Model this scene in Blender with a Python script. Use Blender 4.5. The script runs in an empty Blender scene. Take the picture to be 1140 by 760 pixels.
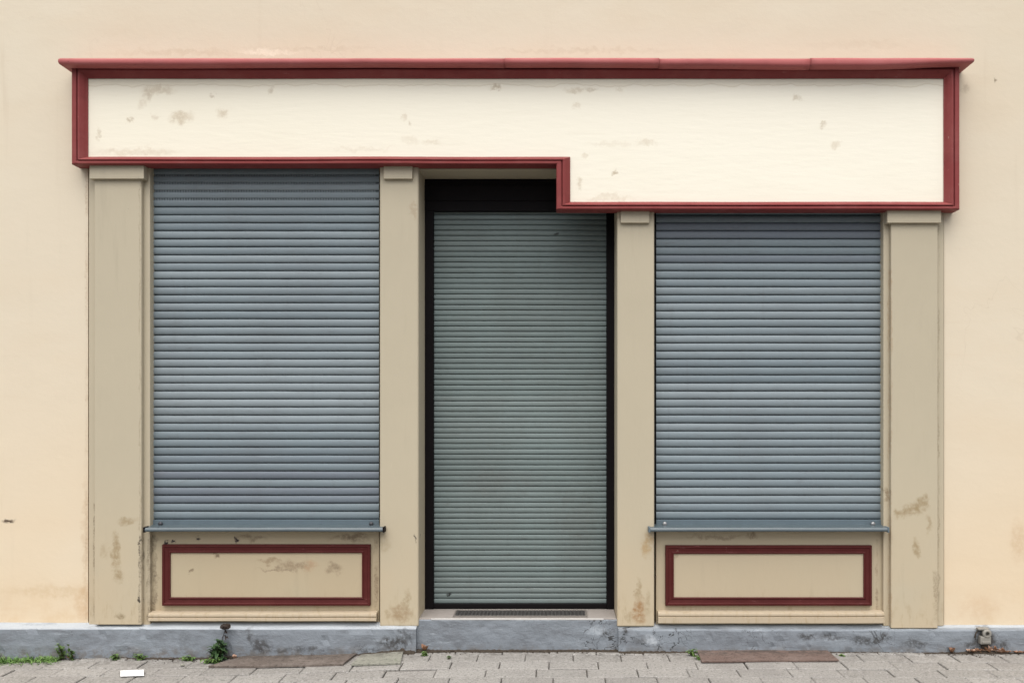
import bpy, bmesh, math, random
from mathutils import Vector, noise
random.seed(7)
R = math.radians
sc = bpy.context.scene
COL = sc.collection
D, F, XV, YV, H = 5.0, 1000.0, 620.0, 450.0, 1.36      # wall distance, focal (photo px), vanishing point, eye height

def X(px, y=0.0): return (px - XV) * (D + y) / F
def Z(py, y=0.0): return H + (YV - py) * (D + y) / F
def lin(r, g, b):
    f = lambda c: (c/12.92 if c <= .04045 else ((c+.055)/1.055)**2.4)
    return (f(r/255), f(g/255), f(b/255))

# ------------------------------------------------------------------ materials
class Mat:
    def __init__(s, name, color, rough=.7, spec=.3, metal=0.0):
        s.m = bpy.data.materials.new(name); s.m.use_nodes = True
        s.nt = s.m.node_tree; s.b = s.nt.nodes['Principled BSDF']
        s.P = s.node('ShaderNodeNewGeometry').outputs['Position']
        s.b.inputs['Roughness'].default_value = rough
        s.b.inputs['Specular IOR Level'].default_value = spec
        s.b.inputs['Metallic'].default_value = metal
        rgb = s.node('ShaderNodeRGB'); rgb.outputs[0].default_value = (*color, 1)
        s.col = rgb.outputs[0]; s.bumps = []; s._d = None; s._g = {}
    def node(s, t): return s.nt.nodes.new(t)
    def lk(s, a, b): s.nt.links.new(a, b)
    def val(s, sock, v):
        if isinstance(v, (int, float)): sock.default_value = v
        elif isinstance(v, (tuple, list, Vector)): sock.default_value = tuple(v)
        else: s.lk(v, sock)
    def math(s, op, a, b=0.0, clamp=False):
        n = s.node('ShaderNodeMath'); n.operation = op; n.use_clamp = clamp
        s.val(n.inputs[0], a); s.val(n.inputs[1], b); return n.outputs[0]
    def vmath(s, op, a, b=(0, 0, 0)):
        n = s.node('ShaderNodeVectorMath'); n.operation = op
        s.val(n.inputs[0], a); s.val(n.inputs[1], b)
        return n.outputs['Value'] if op in ('LENGTH', 'DOT_PRODUCT') else n.outputs[0]
    def noise(s, scale, detail=4, rough=.6, stretch=None, seed=0.0, dist=0.0):
        n = s.node('ShaderNodeTexNoise'); n.noise_dimensions = '4D'
        v = s.P if stretch is None else s.vmath('MULTIPLY', s.P, stretch)
        s.lk(v, n.inputs['Vector']); n.inputs['W'].default_value = seed
        n.inputs['Scale'].default_value = scale; n.inputs['Detail'].default_value = detail
        n.inputs['Roughness'].default_value = rough; n.inputs['Distortion'].default_value = dist
        return n.outputs['Fac']
    def ramp(s, v, a, b, lo=0.0, hi=1.0):
        n = s.node('ShaderNodeMapRange'); n.interpolation_type = 'SMOOTHSTEP'
        s.val(n.inputs[0], v)
        for i, k in enumerate((a, b, lo, hi)): n.inputs[i+1].default_value = k
        return n.outputs[0]
    def mix(s, fac, color, mode='MIX'):
        n = s.node('ShaderNodeMix'); n.data_type = 'RGBA'; n.blend_type = mode; n.clamp_factor = True
        s.val(n.inputs[0], fac); s.lk(s.col, n.inputs[6])
        if isinstance(color, tuple): n.inputs[7].default_value = (*color, 1)
        else: s.lk(color, n.inputs[7])
        s.col = n.outputs[2]; return s
    def xyz(s, v=None):
        n = s.node('ShaderNodeSeparateXYZ'); s.lk(v or s.P, n.inputs[0]); return n.outputs
    def dpos(s):                                   # position jittered by noise, for ragged stain outlines
        if s._d is None:
            n = s.node('ShaderNodeTexNoise'); s.lk(s.P, n.inputs['Vector'])
            n.inputs['Scale'].default_value = 16; n.inputs['Detail'].default_value = 5; n.inputs['Roughness'].default_value = .65
            c = s.vmath('SUBTRACT', n.outputs['Color'], (.5, .5, .5))
            s._d = s.vmath('ADD', s.P, s.vmath('MULTIPLY', c, (.11, 0, .11)))
        return s._d
    def grit(s, scale):
        if scale not in s._g: s._g[scale] = s.noise(scale, 4, .7, seed=scale)
        return s._g[scale]
    def stain(s, px, py, rx, ry, color, k=.7, y=0.0, grit=45, lo=.25, hi=.62, tilt=0.0):
        c = (X(px, y), 0, Z(py, y)); v = s.vmath('SUBTRACT', s.dpos(), c)
        if tilt:
            n = s.node('ShaderNodeVectorRotate'); n.rotation_type = 'Y_AXIS'; s.lk(v, n.inputs['Vector']); n.inputs['Angle'].default_value = tilt; v = n.outputs[0]
        v = s.vmath('MULTIPLY', v, (200.0/rx, 0, 200.0/ry))
        m = s.ramp(s.vmath('LENGTH', v), 1.2, .35)
        m = s.math('MULTIPLY', m, s.ramp(s.grit(grit), lo, hi, 0, k))
        return s.mix(m, color)
    def vline(s, px0, py0, px1, py1, w, color, k=.8, y=0.0, grit=60, lo=.4, hi=.58):   # ragged line from one point to another
        x0, z0, x1, z1 = X(px0, y), Z(py0, y), X(px1, y), Z(py1, y)
        o = s.xyz(s.vmath('ADD', s.P, s.vmath('MULTIPLY', s.vmath('SUBTRACT', s.dpos(), s.P), (.35, 0, .35))) if w <= .02 else s.dpos())
        if abs(z1-z0) > abs(x1-x0):
            t, u, a, sl, lo_, hi_ = o[2], o[0], x0, (x1-x0)/(z1-z0), min(z0, z1), max(z0, z1); base = z0
        else:
            t, u, a, sl, lo_, hi_ = o[0], o[2], z0, (z1-z0)/(x1-x0), min(x0, x1), max(x0, x1); base = x0
        e = s.math('SUBTRACT', u, s.math('ADD', a, s.math('MULTIPLY', s.math('SUBTRACT', t, base), sl)))
        m = s.ramp(s.math('ABSOLUTE', e), w*.75, w*.35)
        m = s.math('MULTIPLY', m, s.math('MULTIPLY', s.ramp(t, lo_-.01, lo_+.01), s.ramp(t, hi_+.01, hi_-.01)))
        m = s.math('MULTIPLY', m, s.ramp(s.grit(grit*2.1), lo-.12, hi+.08, 0, k))
        m = s.math('MULTIPLY', m, s.ramp(s.grit(5.5), .38, .62, .1, 1))
        return s.mix(m, color)
    def bump(s, h, strength=.3, dist=.002):
        n = s.node('ShaderNodeBump'); s.val(n.inputs['Height'], h)
        n.inputs['Strength'].default_value = strength; n.inputs['Distance'].default_value = dist
        if s.bumps: s.lk(s.bumps[-1], n.inputs['Normal'])
        s.bumps.append(n.outputs[0]); return s
    def done(s):
        s.lk(s.col, s.b.inputs['Base Color'])
        if s.bumps: s.lk(s.bumps[-1], s.b.inputs['Normal'])
        return s.m

def scl(c, k): return tuple(v*k for v in c)

WALL = (.63, .55, .425)
BEIGE = (.44, .385, .28)
DIRT = (.16, .115, .07)

m = Mat('cream_render', WALL, .85, .2)
m.mix(m.ramp(m.noise(.35, 3, .5, seed=3), .35, .7, 0, .5), (.665, .60, .475))
m.mix(m.ramp(m.noise(1.1, 4, .6, stretch=(1, 1, 2.5), seed=8), .42, .75, 0, .28), (.60, .48, .335))
m.mix(m.ramp(m.noise(3.0, 5, .65, stretch=(.5, 1, 7), seed=5), .55, .8, 0, .22), (.56, .44, .31))
m.mix(m.ramp(m.noise(9, 5, .7, stretch=(.6, 1, 3)), .62, .8, 0, .25), (.76, .65, .50))
m.mix(m.ramp(m.noise(120, 2, .6), .68, .8, 0, .18), (.4, .31, .2))
zz = m.xyz()[2]
m.mix(m.math('MULTIPLY', m.ramp(zz, 1.9, .1, 0, .6), m.ramp(m.noise(.8, 3, .5, seed=14), .2, .65)), (.635, .49, .32))
m.mix(m.math('MULTIPLY', m.ramp(zz, .42, .16, 0, .26), m.ramp(m.noise(7, 5, .7, seed=21), .4, .65)), (.50, .33, .17))
m.stain(11, 580, 9, 3, (.05, .03, .02), .95, lo=.2, hi=.3)
m.stain(60, 657, 60, 8, (.50, .37, .22), .45, grit=20)
m.stain(1134, 602, 12, 26, (.52, .38, .24), .6, grit=30); m.stain(1090, 676, 30, 14, (.55, .40, .26), .45, grit=22)
m.stain(200, 59, 80, 4, (.52, .43, .31), .5, grit=20); m.stain(345, 55, 90, 3, (.52, .43, .31), .45, grit=20)
m.stain(300, 58, 40, 4, (.82, .74, .60), .6, grit=20); m.stain(640, 56, 120, 3, (.54, .45, .33), .5, grit=20); m.stain(960, 50, 60, 6, (.55, .46, .34), .4, grit=20)
m.stain(95, 610, 4, 100, (.42, .27, .15), .28, grit=40); m.stain(94, 672, 14, 22, (.46, .28, .14), .4, grit=25)
m.stain(1075, 98, 6, 6, (.4, .33, .24), .6); m.stain(1108, 88, 3, 3, (.2, .15, .1), .8)
m.vline(97, 187, 97, 690, .02, (.35, .24, .14), .5, grit=40)
ck = m.noise(1.6, 4, .55, seed=51, dist=.8); ckm = m.math('MULTIPLY', m.ramp(m.math('ABSOLUTE', m.math('SUBTRACT', ck, .5)), .0035, .001), m.ramp(m.noise(.9, 2, .5, seed=61), .52, .62, 0, .13))
m.mix(ckm, (.36, .28, .19))
m.mix(m.math('MULTIPLY', m.ramp(m.noise(6, 4, .6, stretch=(2.2, 1, .12), seed=71), .55, .75, 0, .3), m.ramp(m.noise(.7, 2, .5, seed=72), .4, .65)), (.50, .41, .30))
m.bump(m.noise(34, 6, .7, stretch=(.9, 1, 1.2)), .16, .005).bump(m.noise(150, 3, .7), .22, .0015).bump(m.noise(3.5, 4, .55, stretch=(.8, 1, 1.1)), .28, .012).bump(ckm, -.3, .003)
M_WALL = m.done()

def beige(name, stains=(), lines=(), base=BEIGE, warm=(.47, .38, .255)):
    m = Mat(name, base, .6, .35)
    m.mix(m.ramp(m.noise(1.6, 4, .6, seed=2), .35, .7, 0, .35), scl(base, .88))
    m.mix(m.ramp(m.noise(14, 5, .7, stretch=(2, 1, .5)), .58, .8, 0, .25), scl(base, 1.18))
    z = m.xyz()[2]
    m.mix(m.math('MULTIPLY', m.ramp(z, 1.1, .1, 0, .8), m.ramp(m.noise(2, 3, .5, seed=6), .2, .6)), warm)
    m.mix(m.math('MULTIPLY', m.ramp(z, .40, .13, 0, .45), m.ramp(m.noise(22, 5, .7, stretch=(2, 1, .5), seed=4), .5, .68)), (.28, .20, .10))
    m.mix(m.ramp(m.noise(70, 3, .6, seed=9), .70, .78, 0, .45), (.16, .12, .08))
    m.mix(m.ramp(m.noise(5, 4, .65, stretch=(3, 1, .3), seed=37), .55, .75, 0, .22), scl(base, .7))
    for st in stains: m.stain(*st[0], **st[1])
    for l in lines: m.vline(*l[0], **l[1])
    m.bump(m.noise(30, 5, .6, stretch=(1.4, 1, .5)), .3, .003).bump(m.noise(190, 2, .6), .22, .0012)
    return m.done()

SC = (.27, .20, .105)
M_P = [
 beige('beige_paint_worn_patches', [((143, 579, 11, 6, SC), dict(k=.75, y=-.045)), ((129, 612, 6, 22, SC), dict(k=.85, y=-.045)), ((131, 641, 6, 10, SC), dict(k=.8, y=-.045)),
   ((133, 685, 6, 6, (.2, .15, .08)), dict(k=.9, y=-.045)), ((116, 612, 6, 10, SC), dict(k=.35, y=-.045)), ((155, 667, 2, 3, (.05, .04, .03)), dict(k=1, y=-.045, lo=.2, hi=.3))],
   [((158, 595, 158, 692, .012, (.06, .045, .03)), dict(k=.95, y=-.02, lo=.44, hi=.54)), ((165, 600, 165, 692, .016, (.09, .065, .04)), dict(k=.85, y=-.02)),
    ((105, 560, 105, 690, .012, (.10, .07, .04)), dict(k=.9, y=-.02)), ((158, 200, 158, 590, .008, (.22, .17, .11)), dict(k=.6, y=-.02))]),
 beige('beige_paint_scuffed_foot', [((446, 682, 16, 10, (.26, .175, .09)), dict(k=.75, y=-.03, grit=30)), ((452, 668, 5, 12, SC), dict(k=.7, y=-.03)), ((430, 686, 5, 8, SC), dict(k=.5, y=-.03)),
   ((427, 605, 8, 10, SC), dict(k=.35, y=-.03)), ((462, 598, 2, 3, (.05, .04, .03)), dict(k=1, y=-.03, lo=.2, hi=.3)), ((460, 235, 3, 14, (.36, .29, .2)), dict(k=.8, y=-.03))]),
 beige('beige_paint_rust_foot', [((711, 680, 8, 16, (.27, .15, .06)), dict(k=.9, y=-.03, grit=30)), ((711, 655, 4, 14, SC), dict(k=.75, y=-.03)), ((722, 606, 7, 16, (.34, .22, .09)), dict(k=.7, y=-.03, grit=30)),
   ((700, 686, 5, 8, SC), dict(k=.5, y=-.03)), ((722, 672, 5, 14, SC), dict(k=.5, y=-.03))]),
 beige('beige_paint_peeling_patch', [((1016, 567, 19, 8, SC), dict(k=.9, y=-.045, tilt=.35)), ((1028, 557, 6, 6, SC), dict(k=.8, y=-.045)), ((1001, 572, 5, 7, SC), dict(k=.7, y=-.045)),
   ((1020, 609, 5, 12, SC), dict(k=.85, y=-.045)), ((1034, 584, 4, 14, SC), dict(k=.6, y=-.045)), ((987, 550, 3, 8, (.2, .14, .08)), dict(k=.9, y=-.02))],
   [((1041, 635, 1042, 692, .02, (.20, .15, .09)), dict(k=.7, y=-.045)), ((990, 300, 990, 692, .010, (.30, .20, .11)), dict(k=.6, y=-.02)), ((1045, 240, 1045, 692, .008, (.2, .16, .1)), dict(k=.6, y=-.02))]),
]
M_LINTEL = beige('beige_lintel_paint')
M_BASE_L = beige('beige_panel_paint_smeared', [((330, 629, 22, 5, (.20, .14, .08)), dict(k=.7)), ((372, 632, 10, 6, (.17, .12, .07)), dict(k=.75)), ((300, 624, 16, 4, (.22, .15, .08)), dict(k=.65)), ((345, 628, 9, 7, (.40, .27, .16)), dict(k=.6)),
   ((310, 634, 24, 2, (.15, .1, .06)), dict(k=.6)), ((212, 634, 3, 2, DIRT), dict(k=.8, lo=.2, hi=.3)), ((240, 618, 3, 2, DIRT), dict(k=.9, lo=.2, hi=.3)), ((185, 602, 3, 2, (.03, .02, .02)), dict(k=1, lo=.2, hi=.3)), ((193, 603, 3, 2, (.03, .02, .02)), dict(k=1, lo=.2, hi=.3)),
   ((261, 602, 3, 3, (.03, .02, .02)), dict(k=1, lo=.2, hi=.3)), ((220, 598, 4, 2, (.03, .02, .02)), dict(k=1, lo=.2, hi=.3)), ((390, 598, 25, 5, DIRT), dict(k=.8)), ((280, 599, 20, 4, DIRT), dict(k=.6))],
   [((170, 600, 170, 690, .03, (.08, .055, .035)), dict(k=.85, lo=.42, hi=.55)), ((418, 600, 418, 686, .02, (.15, .1, .06)), dict(k=.7))], base=(.425, .36, .245), warm=(.42, .335, .22))
M_BASE_R = beige('beige_panel_paint', [((800, 598, 40, 3, DIRT), dict(k=.5)), ((752, 617, 4, 3, DIRT), dict(k=.6)), ((838, 596, 6, 4, DIRT), dict(k=.8)), ((790, 690, 30, 4, (.35, .22, .1)), dict(k=.6))],
   [((977, 600, 977, 686, .012, (.15, .1, .06)), dict(k=.8))], base=(.435, .37, .258), warm=(.43, .35, .24))
M_LEDGE = beige('beige_ledge_paint', base=(.41, .345, .25), warm=(.42, .34, .24))

# sign board
m = Mat('ivory_sign_paint', (.80, .75, .615), .6, .3)
m.mix(m.ramp(m.xyz()[0], -2.8, 1.0, 0, .6), (.82, .78, .665))
m.mix(m.ramp(m.noise(1.3, 4, .6, stretch=(.6, 1, 2)), .45, .75, 0, .18), (.70, .64, .50))
m.mix(m.ramp(m.noise(7, 5, .7, stretch=(.3, 1, 3), seed=4), .56, .75, 0, .18), (.66, .59, .46))
K1, K2 = (.60, .52, .39), (.50, .42, .30)
for a in ((175, 98, 20, 6, K1, .85), (163, 104, 6, 7, K2, .6), (200, 129, 15, 7, K1, .95), (247, 124, 7, 7, K1, .85), (143, 133, 4, 4, K2, .8), (156, 114, 5, 7, K1, .5), (171, 130, 4, 4, K1, .6), (107, 148, 3, 7, K2, .5),
          (234, 103, 4, 3, K2, .7), (299, 100, 5, 4, K2, .6), (449, 128, 4, 6, K1, .6), (457, 136, 3, 3, K2, .6), (552, 95, 7, 3, K2, .85), (640, 99, 12, 4, K1, .75), (658, 98, 8, 3, K2, .6), (642, 114, 6, 5, K1, .55), (690, 99, 5, 4, K1, .6),
          (684, 189, 4, 4, K2, .9), (646, 203, 4, 7, K2, .6), (650, 172, 6, 3, K1, .5), (720, 158, 12, 4, K1, .55), (680, 160, 30, 4, K1, .3), (890, 108, 6, 4, K2, .7), (918, 138, 5, 4, K2, .7), (933, 159, 7, 4, K1, .6),
          (150, 168, 50, 5, K1, .55), (480, 158, 14, 4, K1, .5), (455, 155, 10, 6, K1, .35), (680, 219, 30, 4, K1, .45), (400, 164, 40, 3, K1, .3)):
    m.stain(*a[:5], k=a[5], y=-.09, grit=50, lo=.2, hi=.6)
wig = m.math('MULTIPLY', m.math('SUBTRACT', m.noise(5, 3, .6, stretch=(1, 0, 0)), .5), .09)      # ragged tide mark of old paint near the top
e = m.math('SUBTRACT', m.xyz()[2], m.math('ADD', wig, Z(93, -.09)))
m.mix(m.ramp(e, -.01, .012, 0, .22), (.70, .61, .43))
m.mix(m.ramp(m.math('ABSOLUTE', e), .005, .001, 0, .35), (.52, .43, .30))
m.bump(m.noise(18, 5, .6, stretch=(.4, 1, 2)), .25, .005).bump(m.noise(150, 2, .6), .15, .001)
M_SIGN = m.done()

def red(name, base, alt, chip=.25):
    m = Mat(name, base, .55, .18)
    m.mix(m.ramp(m.noise(6, 5, .7, seed=2), .4, .75, 0, .5), alt)
    m.mix(m.ramp(m.noise(40, 4, .7, stretch=(.25, 1, 1), seed=5), .62, .78, 0, chip), (.40, .20, .19))
    m.mix(m.ramp(m.noise(60, 3, .6, seed=7), .66, .74, 0, .6), (.05, .012, .012))
    m.mix(m.ramp(m.noise(38, 5, .75, stretch=(.5, 1, .5), seed=15), .67, .71, 0, .8 if chip > .4 else .4), (.42, .30, .24))
    m.mix(m.ramp(m.noise(9, 4, .7, stretch=(.35, 1, 1), seed=25), .5, .75, 0, .35), scl(base, .55))
    m.bump(m.noise(90, 4, .6), .3, .0015)
    return m.done()
M_RED = red('oxblood_frame_paint', (.21, .042, .04), (.27, .085, .078), .5)
M_CORN = red('lit_red_cornice_paint', (.37, .105, .10), (.42, .15, .145), .5)  # frame red lightened in the colour so the cornice looks lit; chips are wear
M_RED2 = red('oxblood_panel_frame_paint', (.068, .011, .010), (.10, .024, .02), .42)

# shutters: per-slat tone comes from a face attribute
def slatmat(name, a, b, c, dirt, spec=.4, rough=.45, stains=()):
    m = Mat(name, a, rough, spec)
    t = m.node('ShaderNodeAttribute'); t.attribute_name = 'tone'
    m.mix(m.ramp(t.outputs['Fac'], .25, 1.0), b)
    m.mix(m.ramp(t.outputs['Fac'], .35, 0.0, 0, .75), c)
    m.mix(m.ramp(m.noise(2.0, 4, .6, stretch=(1, 1, .6), seed=2), .42, .72, 0, .2), dirt)
    m.mix(m.ramp(m.noise(24, 5, .75, stretch=(.35, 1, 2.2), seed=9), .52, .75, 0, .4), dirt)
    m.mix(m.ramp(m.noise(11, 5, .7, stretch=(3.0, 1, .22), seed=19), .54, .74, 0, .14), dirt)
    m.mix(m.ramp(m.noise(17, 4, .7, stretch=(.12, 1, 3), seed=23), .64, .72, 0, .4), scl(b, 1.35))
    m.mix(m.ramp(m.noise(190, 2, .7, stretch=(.6, 1, 1)), .64, .76, 0, .5), scl(dirt, .4))
    for st in stains: m.stain(*st[0], **st[1])
    m.bump(m.noise(60, 3, .6, stretch=(.3, 1, 1)), .12, .001)
    return m.done()
M_SLAT = slatmat('blue_grey_slat', (.152, .188, .206), (.208, .242, .257), (.125, .140, .168), (.105, .105, .11), .25, .5)
M_SLATD = slatmat('green_grey_slat', (.148, .186, .181), (.176, .212, .206), (.128, .153, .149), (.085, .08, .07), .2, .55, stains=[((640, 575, 30, 50, (.09, .085, .075)), dict(k=.3, y=.24, grit=14)), ((560, 540, 60, 20, (.12, .12, .11)), dict(k=.35, y=.24, grit=14)),
   ((500, 660, 2, 2, (.01, .01, .01)), dict(k=1, y=.24, lo=.1, hi=.2)), ((620, 260, 3, 2, (.02, .02, .02)), dict(k=1, y=.24, lo=.1, hi=.2))])

def simple(name, c, rough=.5, spec=.4, metal=0, var=.3, sc_=12, bumpk=.15, c2=None):
    m = Mat(name, c, rough, spec, metal)
    m.mix(m.ramp(m.noise(sc_, 5, .7), .4, .75, 0, var*2 if c2 else var), c2 or scl(c, .6))
    m.mix(m.ramp(m.noise(sc_*9, 3, .7), .62, .75, 0, .3), scl(c, .45))
    m.bump(m.noise(sc_*8, 3, .6), bumpk, .0012)
    return m.done()
M_SILL = simple('blue_grey_sheet_metal', (.075, .097, .107), .35, .5)
M_RAIL = simple('blue_grey_rail', (.105, .138, .158), .45, .35)
M_KNOB = simple('grey_knob_metal', (.30, .30, .30), .35, .5, .6)
M_KNOBD = simple('blackened_knob_metal', (.05, .05, .055), .4, .5, .4)
M_BLACK = simple('black_painted_metal', (.006, .0045, .005), .6, .1)
M_SLAB = simple('beige_sandstone_slab', (.30, .27, .245), .7, .3, sc_=30)
M_SLABEDGE = simple('white_edge_trim', (.55, .53, .50), .5, .4)
M_MAT = simple('dark_grate_metal', (.05, .048, .046), .7, .2)
M_MATF = simple('steel_grate_frame', (.20, .18, .16), .6, .3, .2)
M_VOID = simple('dark_soil', (.045, .036, .028), .95, .1, sc_=60, bumpk=.6, c2=(.10, .08, .06))

def plinth_mat(name, strip):
  global m, BK
  m = Mat(name, (.19, .21, .232), .75, .3)
  m.mix(m.ramp(m.noise(2.2, 5, .65, stretch=(.7, 1, 1.5)), .38, .7, 0, .7), (.225, .25, .275))
  m.mix(m.ramp(m.noise(9, 6, .75, stretch=(.5, 1, 1.6), seed=3), .47, .62, 0, .5), (.11, .115, .125))
  m.mix(m.ramp(m.noise(14, 5, .7, stretch=(.4, 1, 1.6), seed=12), .57, .70, 0, .6), (.33, .36, .39))
  m.mix(m.ramp(m.noise(26, 6, .8, stretch=(.6, 1, 1.2), seed=33), .63, .68, 0, .75), (.07, .066, .065))
  pz = m.xyz()[2]
  m.mix(m.math('MULTIPLY', m.ramp(pz, .05, -.02, 0, .8), m.ramp(m.noise(20, 5, .7, seed=8), .42, .6)), (.13, .115, .10))
  crk = m.noise(7, 3, .6, seed=17, dist=1.5)
  crm = m.math('MULTIPLY', m.ramp(m.math('ABSOLUTE', m.math('SUBTRACT', crk, .5)), .012, .004), m.ramp(m.noise(1.7, 2, .5, stretch=(1, 1, .2), seed=41), .52, .6, 0, .9))
  m.mix(crm, (.03, .03, .03))
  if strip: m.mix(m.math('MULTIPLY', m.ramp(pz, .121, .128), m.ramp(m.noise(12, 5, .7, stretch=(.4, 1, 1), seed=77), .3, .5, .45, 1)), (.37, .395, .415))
  BK = (.045, .042, .04)
  for a in ((290, 718, 14, 9, .8), (278, 708, 6, 10, .7), (330, 722, 50, 3, .6), (440, 716, 22, 9, .9), (452, 706, 12, 6, .6), (410, 722, 18, 4, .7), (900, 708, 12, 4, .8), (925, 708, 14, 4, .75), (965, 712, 20, 6, .8), (985, 709, 10, 4, .8), (1020, 716, 18, 6, .7),
            (1097, 710, 13, 14, 1.0), (1085, 718, 16, 6, .8), (1113, 718, 12, 6, .8), (675, 706, 10, 7, .6), (696, 703, 4, 3, .9), (715, 712, 10, 6, .5), (205, 711, 8, 14, .3)):
      m.stain(*a[:4], BK, k=a[4], y=-.06, grit=40, lo=.36, hi=.56)
  m.stain(724, 712, 10, 7, (.42, .45, .48), .8, y=-.06, grit=30); m.stain(665, 702, 12, 6, (.36, .39, .42), .7, y=-.06, grit=30)
  m.bump(m.noise(10, 7, .7, stretch=(.7, 1, 1.3)), .7, .014).bump(m.noise(60, 4, .7), .5, .004).bump(crm, -.8, .004)
  m.stain(1097, 711, 12, 11, (.05, .045, .04), .9, y=-.06, lo=-.2, hi=.3)  # niche shade painted dark behind the fitting; the hollow itself isn't cut
  return m.done()
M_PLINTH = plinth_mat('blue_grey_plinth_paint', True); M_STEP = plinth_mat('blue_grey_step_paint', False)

m = Mat('concrete_paver', (.24, .228, .208), .9, .15)
t = m.node('ShaderNodeAttribute'); t.attribute_name = 'tone'
m.mix(m.ramp(t.outputs['Fac'], 0, 1), (.305, .29, .267))
m.mix(m.ramp(m.noise(5, 5, .7), .45, .72, 0, .45), (.205, .19, .175))
m.mix(m.ramp(m.noise(75, 4, .8), .50, .62, 0, .75), (.105, .098, .09))
m.mix(m.ramp(m.noise(95, 3, .8, seed=4), .54, .65, 0, .7), (.42, .405, .39))
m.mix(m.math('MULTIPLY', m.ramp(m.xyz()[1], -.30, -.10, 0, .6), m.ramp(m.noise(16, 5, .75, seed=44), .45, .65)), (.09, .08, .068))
m.mix(m.ramp(m.noise(2.4, 4, .6, seed=46), .5, .7, 0, .35), (.16, .15, .14))
m.bump(m.noise(120, 4, .7), .5, .003).bump(m.noise(9, 4, .6), .4, .006)
M_PAVE = m.done()
M_SOIL = simple('joint_sand', (.06, .052, .042), .95, .1, sc_=40, bumpk=.5)
M_ROAD = simple('asphalt', (.05, .05, .052), .9, .2, sc_=60, bumpk=.6)
M_KERB = simple('granite_kerb', (.30, .295, .29), .85, .2, sc_=40)
def plate_mat(name, c, c2, c3):
    m = Mat(name, c, .85, .2)
    m.mix(m.ramp(m.noise(6, 6, .75), .42, .66, 0, .9), c2)
    m.mix(m.ramp(m.noise(48, 5, .8, seed=3), .5, .62, 0, .75), scl(c, .45))
    m.mix(m.ramp(m.noise(70, 4, .8, seed=5), .58, .68, 0, .6), c3)
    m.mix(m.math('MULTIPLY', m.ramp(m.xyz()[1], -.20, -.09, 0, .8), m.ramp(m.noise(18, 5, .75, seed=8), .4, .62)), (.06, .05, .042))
    m.bump(m.noise(40, 5, .75), .7, .004)
    return m.done()
M_PLATE_B = plate_mat('brown_weathered_plate', (.12, .097, .082), (.20, .17, .148), (.30, .26, .23))
M_PLATE_R = plate_mat('rusty_steel_plate', (.14, .098, .082), (.185, .14, .12), (.27, .21, .19))
M_PLATE_G = plate_mat('pale_lichen_slab', (.225, .222, .185), (.28, .275, .23), (.36, .35, .30))
M_PAPER = simple('white_paper', (.72, .72, .71), .8, .2, var=.05)
def leafm(name, c, c2):
    m = Mat(name, c, .6, .3); m.mix(m.ramp(m.noise(30, 4, .7), .35, .65), c2); m.mix(m.ramp(m.noise(220, 2, .6), .55, .7, 0, .5), scl(c, .5))
    m.b.inputs['Transmission Weight'].default_value = 0.0
    return m.done()
M_LEAF = leafm('weed_leaf', (.065, .13, .03), (.13, .20, .055))
M_LEAF2 = leafm('dark_weed_leaf', (.025, .055, .022), (.05, .095, .03))
M_GRASS = leafm('grass_blade', (.09, .19, .04), (.17, .26, .08))
M_STEM = leafm('weed_stem', (.10, .08, .04), (.07, .07, .03))
M_DRY = leafm('dry_seed_head', (.018, .012, .010), (.035, .022, .015))
M_DEAD = leafm('dead_leaf', (.16, .075, .04), (.30, .16, .09))
M_DEADP = leafm('pale_dead_leaf', (.32, .19, .13), (.42, .27, .19))
M_FIT = simple('weathered_zinc_fitting', (.26, .245, .215), .65, .4, .2, sc_=60, bumpk=.5)

# ------------------------------------------------------------------ building blocks
WL = {}
def empty(name, loc, label, cat, group=None):
    o = bpy.data.objects.new(name, None); COL.objects.link(o); o.location = loc
    o.empty_display_size = .1; WL[o.name] = Vector(loc)
    o['label'] = label; o['category'] = cat
    if group: o['group'] = group
    return o
def obj(name, bm, mat, parent=None, origin=None, label=None, cat=None, kind=None, group=None, smooth=False):
    bmesh.ops.recalc_face_normals(bm, faces=bm.faces)
    if origin is None:
        if parent is not None:
            vs = [v.co for v in bm.verts]; lo = [min(v[i] for v in vs) for i in range(3)]; hi = [max(v[i] for v in vs) for i in range(3)]
            origin = Vector(((lo[0]+hi[0])/2, (lo[1]+hi[1])/2, lo[2]))
        else: origin = Vector((0, 0, 0))
    origin = Vector(origin)
    bmesh.ops.translate(bm, verts=bm.verts, vec=-origin)
    me = bpy.data.meshes.new(name); bm.to_mesh(me); bm.free()
    me.materials.append(mat)
    if smooth:
        for p in me.polygons: p.use_smooth = True
    o = bpy.data.objects.new(name, me); COL.objects.link(o); WL[o.name] = origin
    if parent is not None:
        o.parent = parent; o.location = origin - WL[parent.name]
    else: o.location = origin
    if label: o['label'] = label
    if cat: o['category'] = cat
    if kind: o['kind'] = kind
    if group: o['group'] = group
    return o
def box(bm, x0, x1, y0, y1, z0, z1, bev=0.0, seg=2):
    vs = [bm.verts.new((x, y, z)) for x in (x0, x1) for y in (y0, y1) for z in (z0, z1)]
    fs = [bm.faces.new([vs[i] for i in f]) for f in ((0, 1, 3, 2), (4, 6, 7, 5), (0, 4, 5, 1), (2, 3, 7, 6), (0, 2, 6, 4), (1, 5, 7, 3))]
    if bev:
        es = {e for f in fs for e in f.edges}
        bmesh.ops.bevel(bm, geom=list(es), offset=bev, segments=seg, profile=.6, affect='EDGES')
    return bm
def B(*a, **k): return box(bmesh.new(), *a, **k)
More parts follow.
